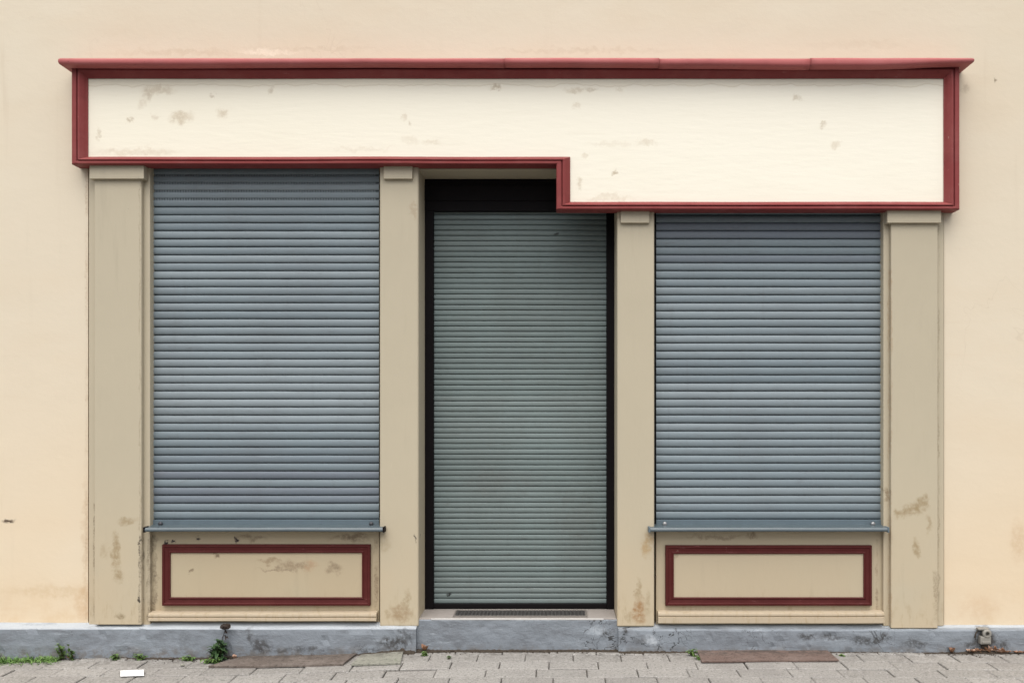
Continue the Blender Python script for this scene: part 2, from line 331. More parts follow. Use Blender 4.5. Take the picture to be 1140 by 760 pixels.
def cells(xs, zs, solid, y0, y1, step=None):
    """slab with rectangular openings: faces front, back and wherever solid meets open"""
    bm = bmesh.new(); V = {}
    def v(i, y, j):
        k = (i, y, j)
        if k not in V: V[k] = bm.verts.new((xs[i], y, zs[j]))
        return V[k]
    nx, nz = len(xs)-1, len(zs)-1
    S = lambda i, j: 0 <= i < nx and 0 <= j < nz and solid((xs[i]+xs[i+1])/2, (zs[j]+zs[j+1])/2)
    for i in range(nx):
        for j in range(nz):
            if not S(i, j): continue
            for y in (y0, y1): bm.faces.new([v(i, y, j), v(i+1, y, j), v(i+1, y, j+1), v(i, y, j+1)])
            if not S(i-1, j): bm.faces.new([v(i, y0, j), v(i, y1, j), v(i, y1, j+1), v(i, y0, j+1)])
            if not S(i+1, j): bm.faces.new([v(i+1, y0, j), v(i+1, y1, j), v(i+1, y1, j+1), v(i+1, y0, j+1)])
            if not S(i, j-1): bm.faces.new([v(i, y0, j), v(i+1, y0, j), v(i+1, y1, j), v(i, y1, j)])
            if not S(i, j+1): bm.faces.new([v(i, y0, j+1), v(i+1, y0, j+1), v(i+1, y1, j+1), v(i, y1, j+1)])
    return bm
def sweep(bm, path, profile, scale=None):
    """mitred moulding round an orthogonal polygon in the wall plane (path = (x, z) counter-clockwise seen from the street);
    profile = (inward offset, y)"""
    n = len(path); rings = []
    for i, (x, z) in enumerate(path):
        p0, p1 = path[i-1], path[(i+1) % n]
        d0 = Vector((x-p0[0], z-p0[1])).normalized(); d1 = Vector((p1[0]-x, p1[1]-z)).normalized()
        n0, n1 = Vector((-d0.y, d0.x)), Vector((-d1.y, d1.x))
        if scale: n0 = n0*scale[i-1]; n1 = n1*scale[i]
        k = n0 + n1
        rings.append([bm.verts.new((x + k.x*t, y, z + k.y*t)) for t, y in profile])
    for i in range(n):
        a, b = rings[i], rings[(i+1) % n]
        for j in range(len(profile)-1): bm.faces.new([a[j], b[j], b[j+1], a[j+1]])
    return bm
def lathe(bm, c, prof, axis='y', n=16):
    rings = []
    for r, h in prof:
        ring = []
        for k in range(n):
            a = 2*math.pi*k/n; u, w = r*math.cos(a), r*math.sin(a)
            ring.append(bm.verts.new((c[0]+u, c[1]+h, c[2]+w) if axis == 'y' else (c[0]+u, c[1]+w, c[2]+h)))
        rings.append(ring)
    for a, b in zip(rings, rings[1:]):
        for k in range(n): bm.faces.new([a[k], a[(k+1) % n], b[(k+1) % n], b[k]])
    bm.faces.new(rings[0]); bm.faces.new(rings[-1]); return bm
def tube(bm, pts, rad, n=6):
    rings = []
    for i, p in enumerate(pts):
        p = Vector(p); d = (Vector(pts[min(i+1, len(pts)-1)]) - Vector(pts[max(i-1, 0)])).normalized()
        u = d.orthogonal().normalized(); w = d.cross(u); r = rad[i] if isinstance(rad, (list, tuple)) else rad
        rings.append([bm.verts.new(p + (u*math.cos(2*math.pi*k/n) + w*math.sin(2*math.pi*k/n))*r) for k in range(n)])
    for a, b in zip(rings, rings[1:]):
        for k in range(n): bm.faces.new([a[k], a[(k+1) % n], b[(k+1) % n], b[k]])
    bm.faces.new(rings[0]); bm.faces.new(rings[-1]); return bm
GP = [(-60, -.06), (-4, -.058), (-3.07, -.046), (-2.6, -.036), (-1.6, -.032), (-1.2, -.018), (-.75, 0), (1.5, 0), (2.4, -.006), (4, -.01), (60, -.01)]
def G(x, y=0):
    for (a, za), (b, zb) in zip(GP, GP[1:]):
        if a <= x <= b: return za + (zb-za)*(x-a)/(b-a)
    return 0

# ------------------------------------------------------------------ the building
bld = empty('shop_building', (0, 0, 0), 'cream rendered shop building with beige pilasters and closed grey roller shutters', 'building')
XL, XR = X(98), X(1051)
ZTOP = 2.70
xs = [-7, XL, X(465), X(687), XR, 7]; zs = [-.1, .13, ZTOP, 6.2]
obj('wall', cells(xs, zs, lambda x, z: not (XL < x < XR and .13 < z < ZTOP), 0, .42), M_WALL, bld)

def pilaster(px0, px1, mi, raised=None, cap=None, capy=(187, 199), label=None, yb=-.015, yback=.30, ztop=ZTOP-.004, bev=.004):
    x0 = X(px0, yb); x1 = X(px1, yb); g = .004
    bm = B(x0+(g if mi == 0 else 0), x1-(.0006 if mi == 3 else 0), yb, yback, .132, ztop, bev=bev, seg=3)
    yf = yb
    if raised:
        yf = -.045
        p = obj('pilaster', bm, M_P[mi], bld, label=label)
        obj('raised_face', B(X(raised[0], yf), X(raised[1], yf), yf, yb-.0005, Z(693 if mi == 0 else 697, yf)-.01, Z(capy[1]-2, yf), bev=.005), M_P[mi], p)
    else:
        p = obj('pilaster', bm, M_P[mi], bld, label=label)
    yc = yf-.022
    obj('capital', B(X(cap[0], yc), X(cap[1], yc), yc, yb-.0005, Z(capy[1], yc), Z(capy[0], yc)+.06, bev=.003), M_P[mi], p)
    return p
obj('back_wall', B(-7, 7, .45, .60, -.1, 6.2), M_WALL, bld)
pilaster(98, 167, 0, (105, 157.5), (99.5, 160), label='wide beige pilaster with olive worn patches near its foot')
pilaster(422.5, 466, 1, None, (427, 459), label='narrow beige pilaster with a brown scuffed foot, beside the left window', yb=-.03, bev=.012)
pilaster(687, 728.5, 2, None, (691, 723), (237, 248), label='narrow beige pilaster with a rusty streak at its foot, beside the right window', yb=-.03, bev=.009)
pilaster(983.5, 1051, 3, (992, 1044), (988, 1048), (237, 248), label='wide beige pilaster with peeling brown patches low on its face')
obj('lintel', B(X(466, -.03)-.03, X(687, -.03)+.03, .004, .40, 2.665, ZTOP-.003, bev=.004), M_LINTEL, bld)

def plinth(x0, x1, zt, zf, seed):
    bm = bmesh.new(); n = int((x1-x0)/.018); prof = [(.05, zt+.002), (-.002, zt), (-.03, zt-.011), (-.054, zf+.004), (-.061, zf-.004), (-.062, zf-.03), (-.062, zf-.06), (-.063, zf-.09), (-.064, zf-.12), (-.066, -.13)]
    rows = []
    for i in range(n+1):
        x = x0 + (x1-x0)*i/n; row = []
        for j, (y, z) in enumerate(prof):
            d = 0
            if 2 <= j:
                d = (noise.noise((x*3, z*5, seed)) * .006 + noise.noise((x*14, z*16, seed+5)) * .003 + noise.noise((x*45, z*45, seed+9))*.0012)
                if noise.noise((x*9+4, z*12, seed+2)) > .42: d += .006        # chips
            zz = z + (noise.noise((x*6, j*.3, seed+3))*.003 if 1 <= j <= 5 else 0)
            row.append(bm.verts.new((x, y+d, zz)))
        rows.append(row)
    for a, b in zip(rows, rows[1:]):
        for j in range(len(prof)-1): bm.faces.new([a[j], b[j], b[j+1], a[j+1]])
    for row in (rows[0], rows[-1]):
        bk = [bm.verts.new((row[0].co.x, .05, -.13))]
        bm.faces.new(row + bk)
    return bm
PX0, PX1 = X(463, -.06), X(688.5, -.06)
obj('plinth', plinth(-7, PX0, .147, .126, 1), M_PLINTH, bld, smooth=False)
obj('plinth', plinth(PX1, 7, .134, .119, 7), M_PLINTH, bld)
# door step: rendered riser carrying a stone slab
def riser(x0, x1, zt, seed):
    bm = bmesh.new(); n = 70; prof = [(.03, zt), (-.016, zt), (-.022, zt-.006), (-.022, zt-.04), (-.023, zt-.08), (-.023, zt-.12), (-.024, zt-.16), (-.025, -.13)]
    rows = []
    for i in range(n+1):
        x = x0+(x1-x0)*i/n
        rows.append([bm.verts.new((x, y + (noise.noise((x*4, z*6, seed))*.006 + noise.noise((x*17, z*19, seed))*.003 if j > 1 else 0), z)) for j, (y, z) in enumerate(prof)])
    for a, b in zip(rows, rows[1:]):
        for j in range(len(prof)-1): bm.faces.new([a[j], b[j], b[j+1], a[j+1]])
    return bm
st = obj('door_step', riser(PX0-.01, PX1+.01, .168, 3), M_STEP, bld)
obj('slab', B(X(463.5, -.02), X(686.5, -.02), -.016, .40, .12, .1735, bev=.003), M_SLAB, st)
obj('edge_trim', B(X(480, -.02), X(672, -.02), -.0215, -.0165, .1665, .1755, bev=.001), M_SLABEDGE, st)

# roller shutters
def curtain(px0, px1, zb, zt, s, y, seed, perforated=0, amp=1.0, bow=.003):
    rnd = random.Random(seed); bm = bmesh.new(); tone = bm.faces.layers.float.new('tone')
    x0, x1 = X(px0, y)+.002, X(px1, y)-.002; nx = 36
    prof = [(.0, .006), (.05, .006), (.065, -.0045), (.16, -.0068), (.36, -.0085), (.60, -.0083), (.80, -.0062), (.92, -.0030), (.945, .005), (1.0, .006)]
    k = 0; z = zb
    low = [rnd.uniform(0, 1) for _ in range(99)]
    while z < zt:
        t = .45*rnd.random() + .55*(.5+.5*noise.noise((z*2.7+seed, seed*.7, 0))*2) ; t = min(1, max(0, t))
        tilt = rnd.uniform(-.0018, .0014)*amp; zo = rnd.uniform(-.0006, .0006); yo = rnd.uniform(-.0008, .0008)
        pr = prof[:6] + [(.76, -.0068), (.83, -.0035), (.85, .006), (1.0, .006)] if perforated and z > perforated else prof
        rows = []
        for i in range(nx+1):
            x = x0+(x1-x0)*i/nx
            w = bow*noise.noise((x*1.3, z*2.2, seed)) ; zw = .0014*noise.noise((x*1.0, z*8, seed+3)) + .0006*noise.noise((x*6, z*9, seed+7)); w += .0012*max(0, noise.noise((x*5, z*14, seed+11))-.25)*4
            rows.append([bm.verts.new((x, y + yo + py*1.0*(s/.045) + w + tilt*(pz-.5), z + pz*s + zo*0 + zw)) for pz, py in pr])
        for i in range(nx):
            for j in range(len(prof)-1):
                f = bm.faces.new([rows[i][j], rows[i+1][j], rows[i+1][j+1], rows[i][j+1]]); f[tone] = t; f.smooth = 2 <= j <= 5
        if perforated and z > perforated:                     # punched light slots: bridges across the groove
            x = x0+.01
            while x < x1-.01:
                b = bmesh.ops.create_cube(bm, size=1.0)['verts']
                for v in b: v.co = Vector((x + v.co.x*.0068, y+.001+v.co.y*.008, z + s*.94 + v.co.z*s*.24))
                for f in {f for v in b for f in v.link_faces}: f[tone] = .9
                x += .0148
        z += s; k += 1
    return bm
YS = .036
def window(side, pxa, pxb, pytop, sillpx, seed, knobm, lab):
    s = 8.9*(D+YS)/F; zb = Z(577.5, YS); ztop = 2.655 if side == 0 else 2.5
    sh = obj('roller_shutter', curtain(pxa, pxb, zb, ztop, s, YS, seed, perforated=2.455 if side == 0 else 0), M_SLAT, bld, label=lab)
    yr = YS-.014
    obj('bottom_rail', B(X(pxa, yr)+.003, X(pxb, yr)-.003, yr, YS+.01, Z(588, yr), zb-.0015, bev=.002), M_RAIL, sh)
    for gx, sg_ in ((X(pxa, YS), 1), (X(pxb, YS), -1)):
        obj('guide_rail', B(min(gx-sg_*.03, gx+sg_*.03), max(gx-sg_*.03, gx+sg_*.03), YS+.010, YS+.05, .40, ztop), M_BLACK, sh)
    for kx in ((pxa+11, pxb-9) if side == 0 else (pxa+10, pxb-11)):
        bm = lathe(bmesh.new(), (X(kx, yr-.01), yr, Z(582.5, yr)), [(.006, .002), (.006, -.008), (.010, -.009), (.0125, -.014), (.0115, -.020), (.005, -.023)])
        obj('knob', bm, knobm, sh, smooth=True)
    # sheet-metal sill with a turned-down lip and upstand ears
    x0, x1 = X(sillpx[0], -.075), X(sillpx[1], -.075); n = 40
    zf = Z(587.6, -.075); prof = [(YS+.02, zf+.010), (-.064, zf), (-.068, zf+.003), (-.074, zf+.002), (-.079, zf-.006), (-.080, zf-.012), (-.077, zf-.018), (-.072, zf-.020), (-.064, zf-.020), (-.060, zf-.016), (-.060, zf-.010), (.0, zf-.008), (YS+.02, zf-.004)]
    bm = bmesh.new(); rows = []
    for i in range(n+1):
        x = x0+(x1-x0)*i/n; w = noise.noise((x*2.3, seed, 1))*.0025
        rows.append([bm.verts.new((x, y, z+w)) for y, z in prof])
    for a, b in zip(rows, rows[1:]):
        for j in range(len(prof)): bm.faces.new([a[j], b[j], b[(j+1) % len(prof)], a[(j+1) % len(prof)]])
    bm.faces.new(rows[0]); bm.faces.new(rows[-1])
    sl = obj('window_sill', bm, M_SILL, bld)
    for xe in (x0, x1):
        obj('end_cap', B(xe-.005, xe+.005, -.081, -.026, zf-.024, zf+.006, bev=.003), M_BLACK if side == 0 else M_RAIL, sl)
    # panelled apron below the sill
    mb = M_BASE_L if side == 0 else M_BASE_R
    xa, xb = X(pxa, .012)+.002, X(pxb, .012)-.002
    pz0 = .133
    bp = obj('apron_panel', B(xa, xb, .012, .20, pz0, zf-.006, bev=.003), mb, bld)
    if side == 0: o, zo_ = (180, 412), (606, 674)
    else: o, zo_ = (741, 971), (607, 674)
    yf = -.012
    xo0, xo1, zt_, zb_ = X(o[0], yf), X(o[1], yf), Z(zo_[0], yf), Z(zo_[1], yf)
    path = [(xo0, zb_), (xo1, zb_), (xo1, zt_), (xo0, zt_)]
    w = .046
    obj('panel_frame', sweep(bmesh.new(), path, [(0, .0115), (0, -.008), (.003, -.012), (.012, -.0125), (.016, -.008), (.034, -.006), (.040, -.011), (w, -.009), (w, .0115)]), M_RED2, bp)
    bm = B(xo0+w-.001, xo1-w+.001, -.001, .0115, zb_+w-.001, zt_-w+.001)
    obj('inset_board', bm, mb, bp)
    # ledge moulding on the plinth
    yl = -.04; z0, z1 = Z(691.5, yl), Z(682.5, yl)
    if side: z0, z1 = Z(694, yl), Z(681.5, yl)
    bm = bmesh.new(); prof = [(.0115, z1+.004), (-.030, z1-.001), (-.038, z1-.005), (yl, z1-.016), (-.034, z1-.023), (-.034, z1-.026), (-.041, z1-.028), (-.042, z0+.004), (.0115, z0-.004)]
    rows = []
    for i in range(31):
        x = xa + .006 + (xb-xa-.012)*i/30; w_ = noise.noise((x*3, 2, seed))*.002
        rows.append([bm.verts.new((x, y, z+w_)) for y, z in prof])
    for a, b in zip(rows, rows[1:]):
        for j in range(len(prof)-1): bm.faces.new([a[j], b[j], b[j+1], a[j+1]])
    bm.faces.new(rows[0]); bm.faces.new(rows[-1])
    obj('ledge', bm, M_LEDGE, bp)
window(0, 168, 422.5, 190, (160.5, 427), 11, M_KNOBD, 'blue-grey roller shutter with dotted slots along its top slats, in the left window')
window(1, 730, 982.5, 238, (723, 989), 29, M_KNOB, 'blue-grey roller shutter with light grey knobs, in the right window')

# door: black frame, head box, fine-slatted curtain
YD = .245
dr = obj('door_shutter', curtain(481.5, 676.5, Z(671.5, YD), Z(233.5, YD), 5.93*(D+YD)/F, YD, 53, 0, .6, .001), M_SLATD, bld, label='green-grey fine-slatted roller shutter closing the doorway')
yf = .205
xl0, xl1, xr0, xr1 = X(466, -.03)-.02, X(482.5, yf), X(675.3, yf), X(687, -.03)+.02
zt_ = 2.664
obj('frame_post', B(xl0, xl1, yf, .30, .174, Z(234, yf), bev=.003), M_BLACK, dr)
obj('frame_post', B(xr0, xr1, yf, .30, .174, Z(234, yf), bev=.003), M_BLACK, dr)
obj('bottom_rail', B(xl1+.0005, xr0-.0005, yf+.006, YD+.02, .178, Z(672.3, yf), bev=.003), M_BLACK, dr)
bm = B(xl0+.001, xr1-.001, yf-.004, .32, Z(235, yf), zt_-.002, bev=.004)
box(bm, xl0+.004, xr1-.004, yf-.012, yf-.0045, Z(224, yf), Z(207, yf), bev=.003)
obj('head_box', bm, M_BLACK, dr)

# ------------------------------------------------------------------ sign board
YF = -.10
sg = empty('fascia_sign', (X(570), 0, Z(130)), 'blank ivory fascia sign board with stepped oxblood red frame above the shopfront', 'sign')
x0, x1, xm = X(79, YF), X(1069, YF), X(619.3, YF)
zt, zl, zr = 3.224, Z(182.6, YF), Z(233, YF)
path = [(x0, zl), (xm, zl), (xm, zr), (x1, zr), (x1, zt), (x0, zt)]
W_ = .076
# counter-clockwise seen from the street (x right, z up)
prof = [(0, -.004), (0, -.089), (.002, -.094), (.006, -.0975), (.011, -.0985), (.024, -.0985), (.0275, -.0965), (.029, -.088), (.033, -.087), (.0345, -.096), (.037, -.0995), (.042, -.1005), (.046, -.099), (.062, -.084), (.071, -.0725), (W_, -.070), (W_, -.055)]
KB = .62                                                  # the lower members are narrower than the others
bm = sweep(bmesh.new(), path, prof, (KB, 1, KB, 1, 1, 1))
# subdivide lengthwise for a little waviness
lng = [e for e in bm.edges if e.calc_length() > .3]
bmesh.ops.subdivide_edges(bm, edges=lng, cuts=24, use_grid_fill=False)
for v in bm.verts:
    if v.co.y < -.05:
        v.co.z += noise.noise((v.co.x*1.5, 3, 1))*.0022; v.co.x += noise.noise((v.co.z*1.5, 8, 4))*.001; v.co.y += noise.noise((v.co.x*2, v.co.z*2, 4))*.0015
obj('frame', bm, M_RED, sg)
bm = bmesh.new(); i_ = W_-.006
jb = W_*KB-.006; pp = [(x0+i_, zl+jb), (xm+i_, zl+jb), (xm+i_, zr+jb), (x1-i_, zr+jb), (x1-i_, zt-i_), (x0+i_, zt-i_)]
fr = [bm.verts.new((x, -.0625, z)) for x, z in pp]; bk = [bm.verts.new((x, -.004, z)) for x, z in pp]
bm.faces.new(fr); bm.faces.new(bk)
for a in range(6): bm.faces.new([fr[a], fr[(a+1) % 6], bk[(a+1) % 6], bk[a]])
obj('board', bm, M_SIGN, sg)
# cornice of four abutting lengths, returned at both ends, sagging towards the right
bm = bmesh.new()
oz = Z(65, -.155)
cp = [(-.075, oz+.026), (.034, oz+.006), (.045, oz+.003), (.051, oz-.002), (.054, oz-.009), (.054, oz-.019), (.052, oz-.026), (.046, oz-.031), (.038, oz-.0335), (.024, oz-.035), (.004, oz-.0355), (.0015, oz-.0355)]
def sag(px):
    def bumpf(c, w): return math.exp(-((px-c)/w)**2)
    s_ = .003*bumpf(420, 120) - .002*bumpf(200, 80) - .009*bumpf(900, 90) - .004*bumpf(980, 50) - .002*bumpf(740, 60) + .007*bumpf(1065, 40)
    return s_
cuts = [79, 562, 733, 900, 1069]
for q in range(4):
    pxs = [cuts[q] + (cuts[q+1]-cuts[q])*i/16 for i in range(17)]
    rows = []
    dy, dzq = (0, -.0015, .001, -.002)[q], (0, .0015, -.0005, .001)[q]
    for i, px in enumerate(pxs):
        xx = X(px, YF); row = []
        if q < 3 and i == 16: xx -= .0012
        for j, (off, z) in enumerate(cp):
            end = 0
            if q == 0 and i == 0: end = -max(off, -.0)*.75
            if q == 3 and i == 16: end = max(off, 0)*.95
            drop = sag(px) * min(1, max(0, (oz-z)/.02)) + noise.noise((px*.02, 5, 2))*.0012
            row.append(bm.verts.new((xx+end, YF-off+(dy if off > 0 else 0), z+drop+dzq)))
        rows.append(row)
    for a, b in zip(rows, rows[1:]):
        for j in range(len(cp)-1): f = bm.faces.new([a[j], b[j], b[j+1], a[j+1]]); f.smooth = True
    if q < 3: bm.faces.new(rows[-1])
    if q > 0: bm.faces.new(rows[0])
    for end, row in ((-1, rows[0] if q == 0 else None), (1, rows[-1] if q == 3 else None)):     # the returns to the wall
        if row is None: continue
        back = [bm.verts.new((v.co.x, -.003, v.co.z + (.004 if k < 2 else 0))) for k, v in enumerate(row)]
        for j in range(1, len(cp)-1): bm.faces.new([row[j], back[j], back[j+1], row[j+1]])
        bm.faces.new([row[0], row[1], back[1]])
obj('cornice', bm, M_CORN, sg)

# ------------------------------------------------------------------ ground
g = .0045; PW, PD = .257, .136
bm = bmesh.new(); tone = bm.faces.layers.float.new('tone')
offs = [.215, .087, .215, .152, .239]
y = -.066 + .10
row = 0; yt = -.105 + .136*1
yrow = -.105+.136
rnd = random.Random(5)
def paver(xa, xb, ya, yb, tn):
    if ya > -.07: return
    yb = min(yb, -.058)
    cx, cy = (xa+xb)/2, (ya+yb)/2; h = G(cx) + rnd.gauss(0, .0016); tx, ty = rnd.gauss(0, .006), rnd.gauss(0, .008)
    e = .004
    def zz(x, y_, d): return h + (G(x)-G(cx)) + (x-cx)*tx + (y_-cy)*ty - d
    jit = lambda: rnd.uniform(-.0015, .0015)
    ring = [(xa+g/2+jit(), ya+g/2+jit()), (xb-g/2+jit(), ya+g/2+jit()), (xb-g/2+jit(), yb-g/2+jit()), (xa+g/2+jit(), yb-g/2+jit())]
    A = [bm.verts.new((x, y_, zz(x, y_, .05))) for x, y_ in ring]
    Bv = [bm.verts.new((x, y_, zz(x, y_, e))) for x, y_ in ring]
    Cv = [bm.verts.new((x+(cx-x)/abs(cx-x)*e, y_+(cy-y_)/abs(cy-y_)*e, zz(x, y_, 0))) for x, y_ in ring]
    fs = [bm.faces.new(Cv)]
    for k in range(4):
        fs.append(bm.faces.new([A[k], A[(k+1) % 4], Bv[(k+1) % 4], Bv[k]])); fs.append(bm.faces.new([Bv[k], Bv[(k+1) % 4], Cv[(k+1) % 4], Cv[k]]))
    for f in fs: f[tone] = tn
ny = 17
for r_ in range(ny):
    ya = yrow - PD; yb = yrow
    off = offs[r_] if r_ < len(offs) else rnd.uniform(0, PW)
    nxp = int(15/PW)
    for k in range(-nxp//2, nxp//2):
        xa = off + k*PW
        # the rows wander a little
        wob = .006*noise.noise((xa*.5, r_*.7, 2))
        paver(xa, xa+PW, ya+wob, yb+wob, min(1, max(0, rnd.gauss(.5, .25))))
    yrow -= PD
pave = obj('pavement', bm, M_PAVE, kind='structure')
YK = yrow
bm = bmesh.new(); n = 260; rows = []
for i in range(n+1):
    x = -7.2 + 14.4*i/n
    rows.append([bm.verts.new((x, yy, G(x) - .0095 + noise.noise((x*8, yy*8, 1))*.004)) for yy in [-.03 - k*(abs(YK)-.03)/60 for k in range(61)]])
for a, b in zip(rows, rows[1:]):
    for j in range(60): bm.faces.new([a[j], b[j], b[j+1], a[j+1]])
obj('pavement_bed', bm, M_SOIL, kind='structure')
obj('kerb', B(-7.2, 7.2, YK-.13, YK-.003, -.3, -.02, bev=.012), M_KERB, kind='structure')
bm = bmesh.new()
bmesh.ops.create_grid(bm, x_segments=8, y_segments=8, size=300)
bmesh.ops.translate(bm, verts=bm.verts, vec=(0, 0, -.15))
obj('road', bm, M_ROAD, kind='structure')

# loose soil along the foot of the plinth
bm = bmesh.new(); n = 700; rows = []
def soilh(px):
    b = lambda c, w, h: h*math.exp(-((px-c)/w)**2)
    return .007 + b(440, 24, .024) + b(330, 70, .012) + b(720, 40, .006) + b(1097, 25, .02) + b(160, 60, .004) + b(255, 20, .012)
for i in range(n+1):
    px = -80 + 1320*i/n; x = X(px, -.07); h = soilh(px); rr = []
    for j, t in enumerate((0, .25, .5, .75, 1)):
        prof_ = (1, .85, .5, .2, -.3)[j]
        yy = -.055 - (.03+.35*h)*t - abs(noise.noise((x*12, 1, 2)))*.012*t
        if PX0 < x < PX1: yy += .033
        rr.append(bm.verts.new((x, yy, G(x) + h*prof_*(.55+.9*abs(noise.noise((x*30, t*3, 5)))) + noise.noise((x*90, t*7, 3))*.0035 - .002)))
    rows.append(rr)
for a, b in zip(rows, rows[1:]):
    for j in range(4): bm.faces.new([a[j], b[j], b[j+1], a[j+1]])
for k in range(520):                                     # crumbs
    px = rnd.choice((rnd.uniform(0, 1140), rnd.gauss(440, 30), rnd.gauss(330, 60), rnd.gauss(560, 90), rnd.gauss(1097, 25), rnd.gauss(240, 40), rnd.uniform(255, 390)))
    x = X(px, -.1); yy = -.066 - abs(rnd.gauss(0, .03)) + (.03 if PX0 < x < PX1 else 0); r = rnd.uniform(.0015, .0045)
    vs = bmesh.ops.create_icosphere(bm, subdivisions=1, radius=r)['verts']
    for v in vs: v.co = Vector((v.co.x*rnd.uniform(.8, 1.6), v.co.y, v.co.z*.7)) + Vector((x, yy, G(x)+r*.4))
obj('soil', bm, M_VOID, kind='stuff', label='dark loose soil gathered along the foot of the grey plinth', cat='soil')

# cover plates and slab lying at the foot of the wall
def gpt(px, py):                                         # point of the pavement under a pixel
    yy = -.1
    for _ in range(8):
        x = X(px, yy); d = (H - G(x)) * F / (py - YV); yy = d - D
    return X(px, yy), yy
def plate(name, corners, mat, label, cat, th=.010, lift=.004, ribs=0):
    pts = [gpt(*c) for c in corners]; bm = bmesh.new()
    ox = sum(p[0] for p in pts)/4; oy = sum(p[1] for p in pts)/4
    n = 14; V = {}
    def at(u, v):
        a = Vector(pts[0]).lerp(Vector(pts[1]), u); b = Vector(pts[3]).lerp(Vector(pts[2]), u); return a.lerp(b, v)
    for l, dz in ((0, 0), (1, th)):
        for i in range(n+1):
            for j in range(5):
                p = at(i/n, j/4); V[l, i, j] = bm.verts.new((p.x + noise.noise((i*.9, j, 3))*.003*(1 if l else 1), p.y + noise.noise((i*.8, j, 9))*.003, G(p.x)+lift+dz+noise.noise((p.x*5, p.y*5, 2))*.003))
    for i in range(n):
        for j in range(4):
            for l in (0, 1): bm.faces.new([V[l, i, j], V[l, i+1, j], V[l, i+1, j+1], V[l, i, j+1]])
        for j in (0, 4): bm.faces.new([V[0, i, j], V[0, i+1, j], V[1, i+1, j], V[1, i, j]])
    for j in range(4):
        for i in (0, n): bm.faces.new([V[0, i, j], V[0, i, j+1], V[1, i, j+1], V[1, i, j]])
    return obj(name, bm, mat, origin=(ox, oy, G(ox)), label=label, cat=cat)
plate('cover_plate', [(270, 732.5), (397, 729.5), (382, 741.5), (232, 743.5)], M_PLATE_B, 'brown weathered cover plate lying in the pavement under the left window, half buried in soil', 'cover plate')
plate('cover_plate', [(776, 724.5), (919, 723.5), (934, 736.5), (781, 738)], M_PLATE_R, 'reddish rusty steel cover plate lying in the pavement under the right window', 'cover plate', th=.007)
plate('paving_slab', [(402, 730.5), (449, 727), (446, 740), (391, 741.8)], M_PLATE_G, 'pale greenish slab lying beside the brown cover plate', 'slab', th=.008)
plate('paper_scrap', [(134, 747.6), (160, 746.6), (160.5, 753), (134, 754.2)], M_PAPER, 'small white strip of paper lying on the pavement near the left weeds', 'litter', th=.0015, lift=.007)

# grated mat on the door step
mt = empty('door_mat', (X(578, .05), .05, .174), 'dark grated mat in a steel frame on the door step slab', 'door mat')
my0, my1, mz = .012, .165, .1742
mx0, mx1 = X(504, my0), X(654, my0)
bm = bmesh.new()
nb = 34
for k in range(nb):
    xa = mx0+.012 + (mx1-mx0-.024)*k/nb; box(bm, xa, xa+.010, my0+.010, my1-.010, mz, mz+.005)
for k in range(8):
    yy = my0+.014 + (my1-my0-.03)*k/7; box(bm, mx0+.011, mx1-.011, yy, yy+.004, mz-.0002, mz+.0035)
box(bm, mx0+.0085, mx1-.0085, my0+.0085, my1-.0085, mz-.0025, mz-.0008)
obj('grate', bm, M_MAT, mt)
bm = bmesh.new()
for a in ((mx0, mx1, my0, my0+.008), (mx0, mx1, my1-.008, my1), (mx0, mx0+.008, my0+.0085, my1-.0085), (mx1-.008, mx1, my0+.0085, my1-.0085)): box(bm, *a, mz, mz+.008, bev=.0015)
obj('frame', bm, M_MATF, mt)

# small zinc fitting in the plinth
fx, fy, fz = X(1097, -.07), -.07, G(X(1097))
ft = empty('pipe_fitting', (fx, fy, fz), 'small weathered metal pipe fitting set in the grey plinth among dry leaves', 'fitting')
Zf = lambda py: Z(py, -.09)
bm = B(X(1091.5, -.09), X(1103.5, -.09), -.092, -.055, Zf(717), Zf(708), bev=.006); box(bm, X(1093, -.09), X(1102, -.09), -.098, -.0925, Zf(715.5), Zf(713), bev=.002)
obj('body', bm, M_FIT, ft)
obj('ring', lathe(bmesh.new(), (fx, -.06, Zf(705)), [(.018, 0), (.024, -.02), (.024, -.032), (.018, -.036), (.012, -.036), (.011, -.012)]), M_FIT, ft)
obj('lid', B(X(1089.5, -.09), X(1102, -.09), -.088, -.056, Zf(701.3), Zf(699.3), bev=.003), M_FIT, ft)
tb = tube(bmesh.new(), [(X(1087, -.07), -.06, Zf(713)), (X(1085, -.07), -.075, Zf(710)), (X(1085, -.07), -.08, Zf(706)), (X(1088, -.07), -.07, Zf(703))], .004)
obj('hook', tb, M_VOID, ft)
obj('spout', B(X(1094, -.08), X(1101, -.08), -.075, -.05, fz-.01, Zf(717.5), bev=.004), M_VOID, ft)

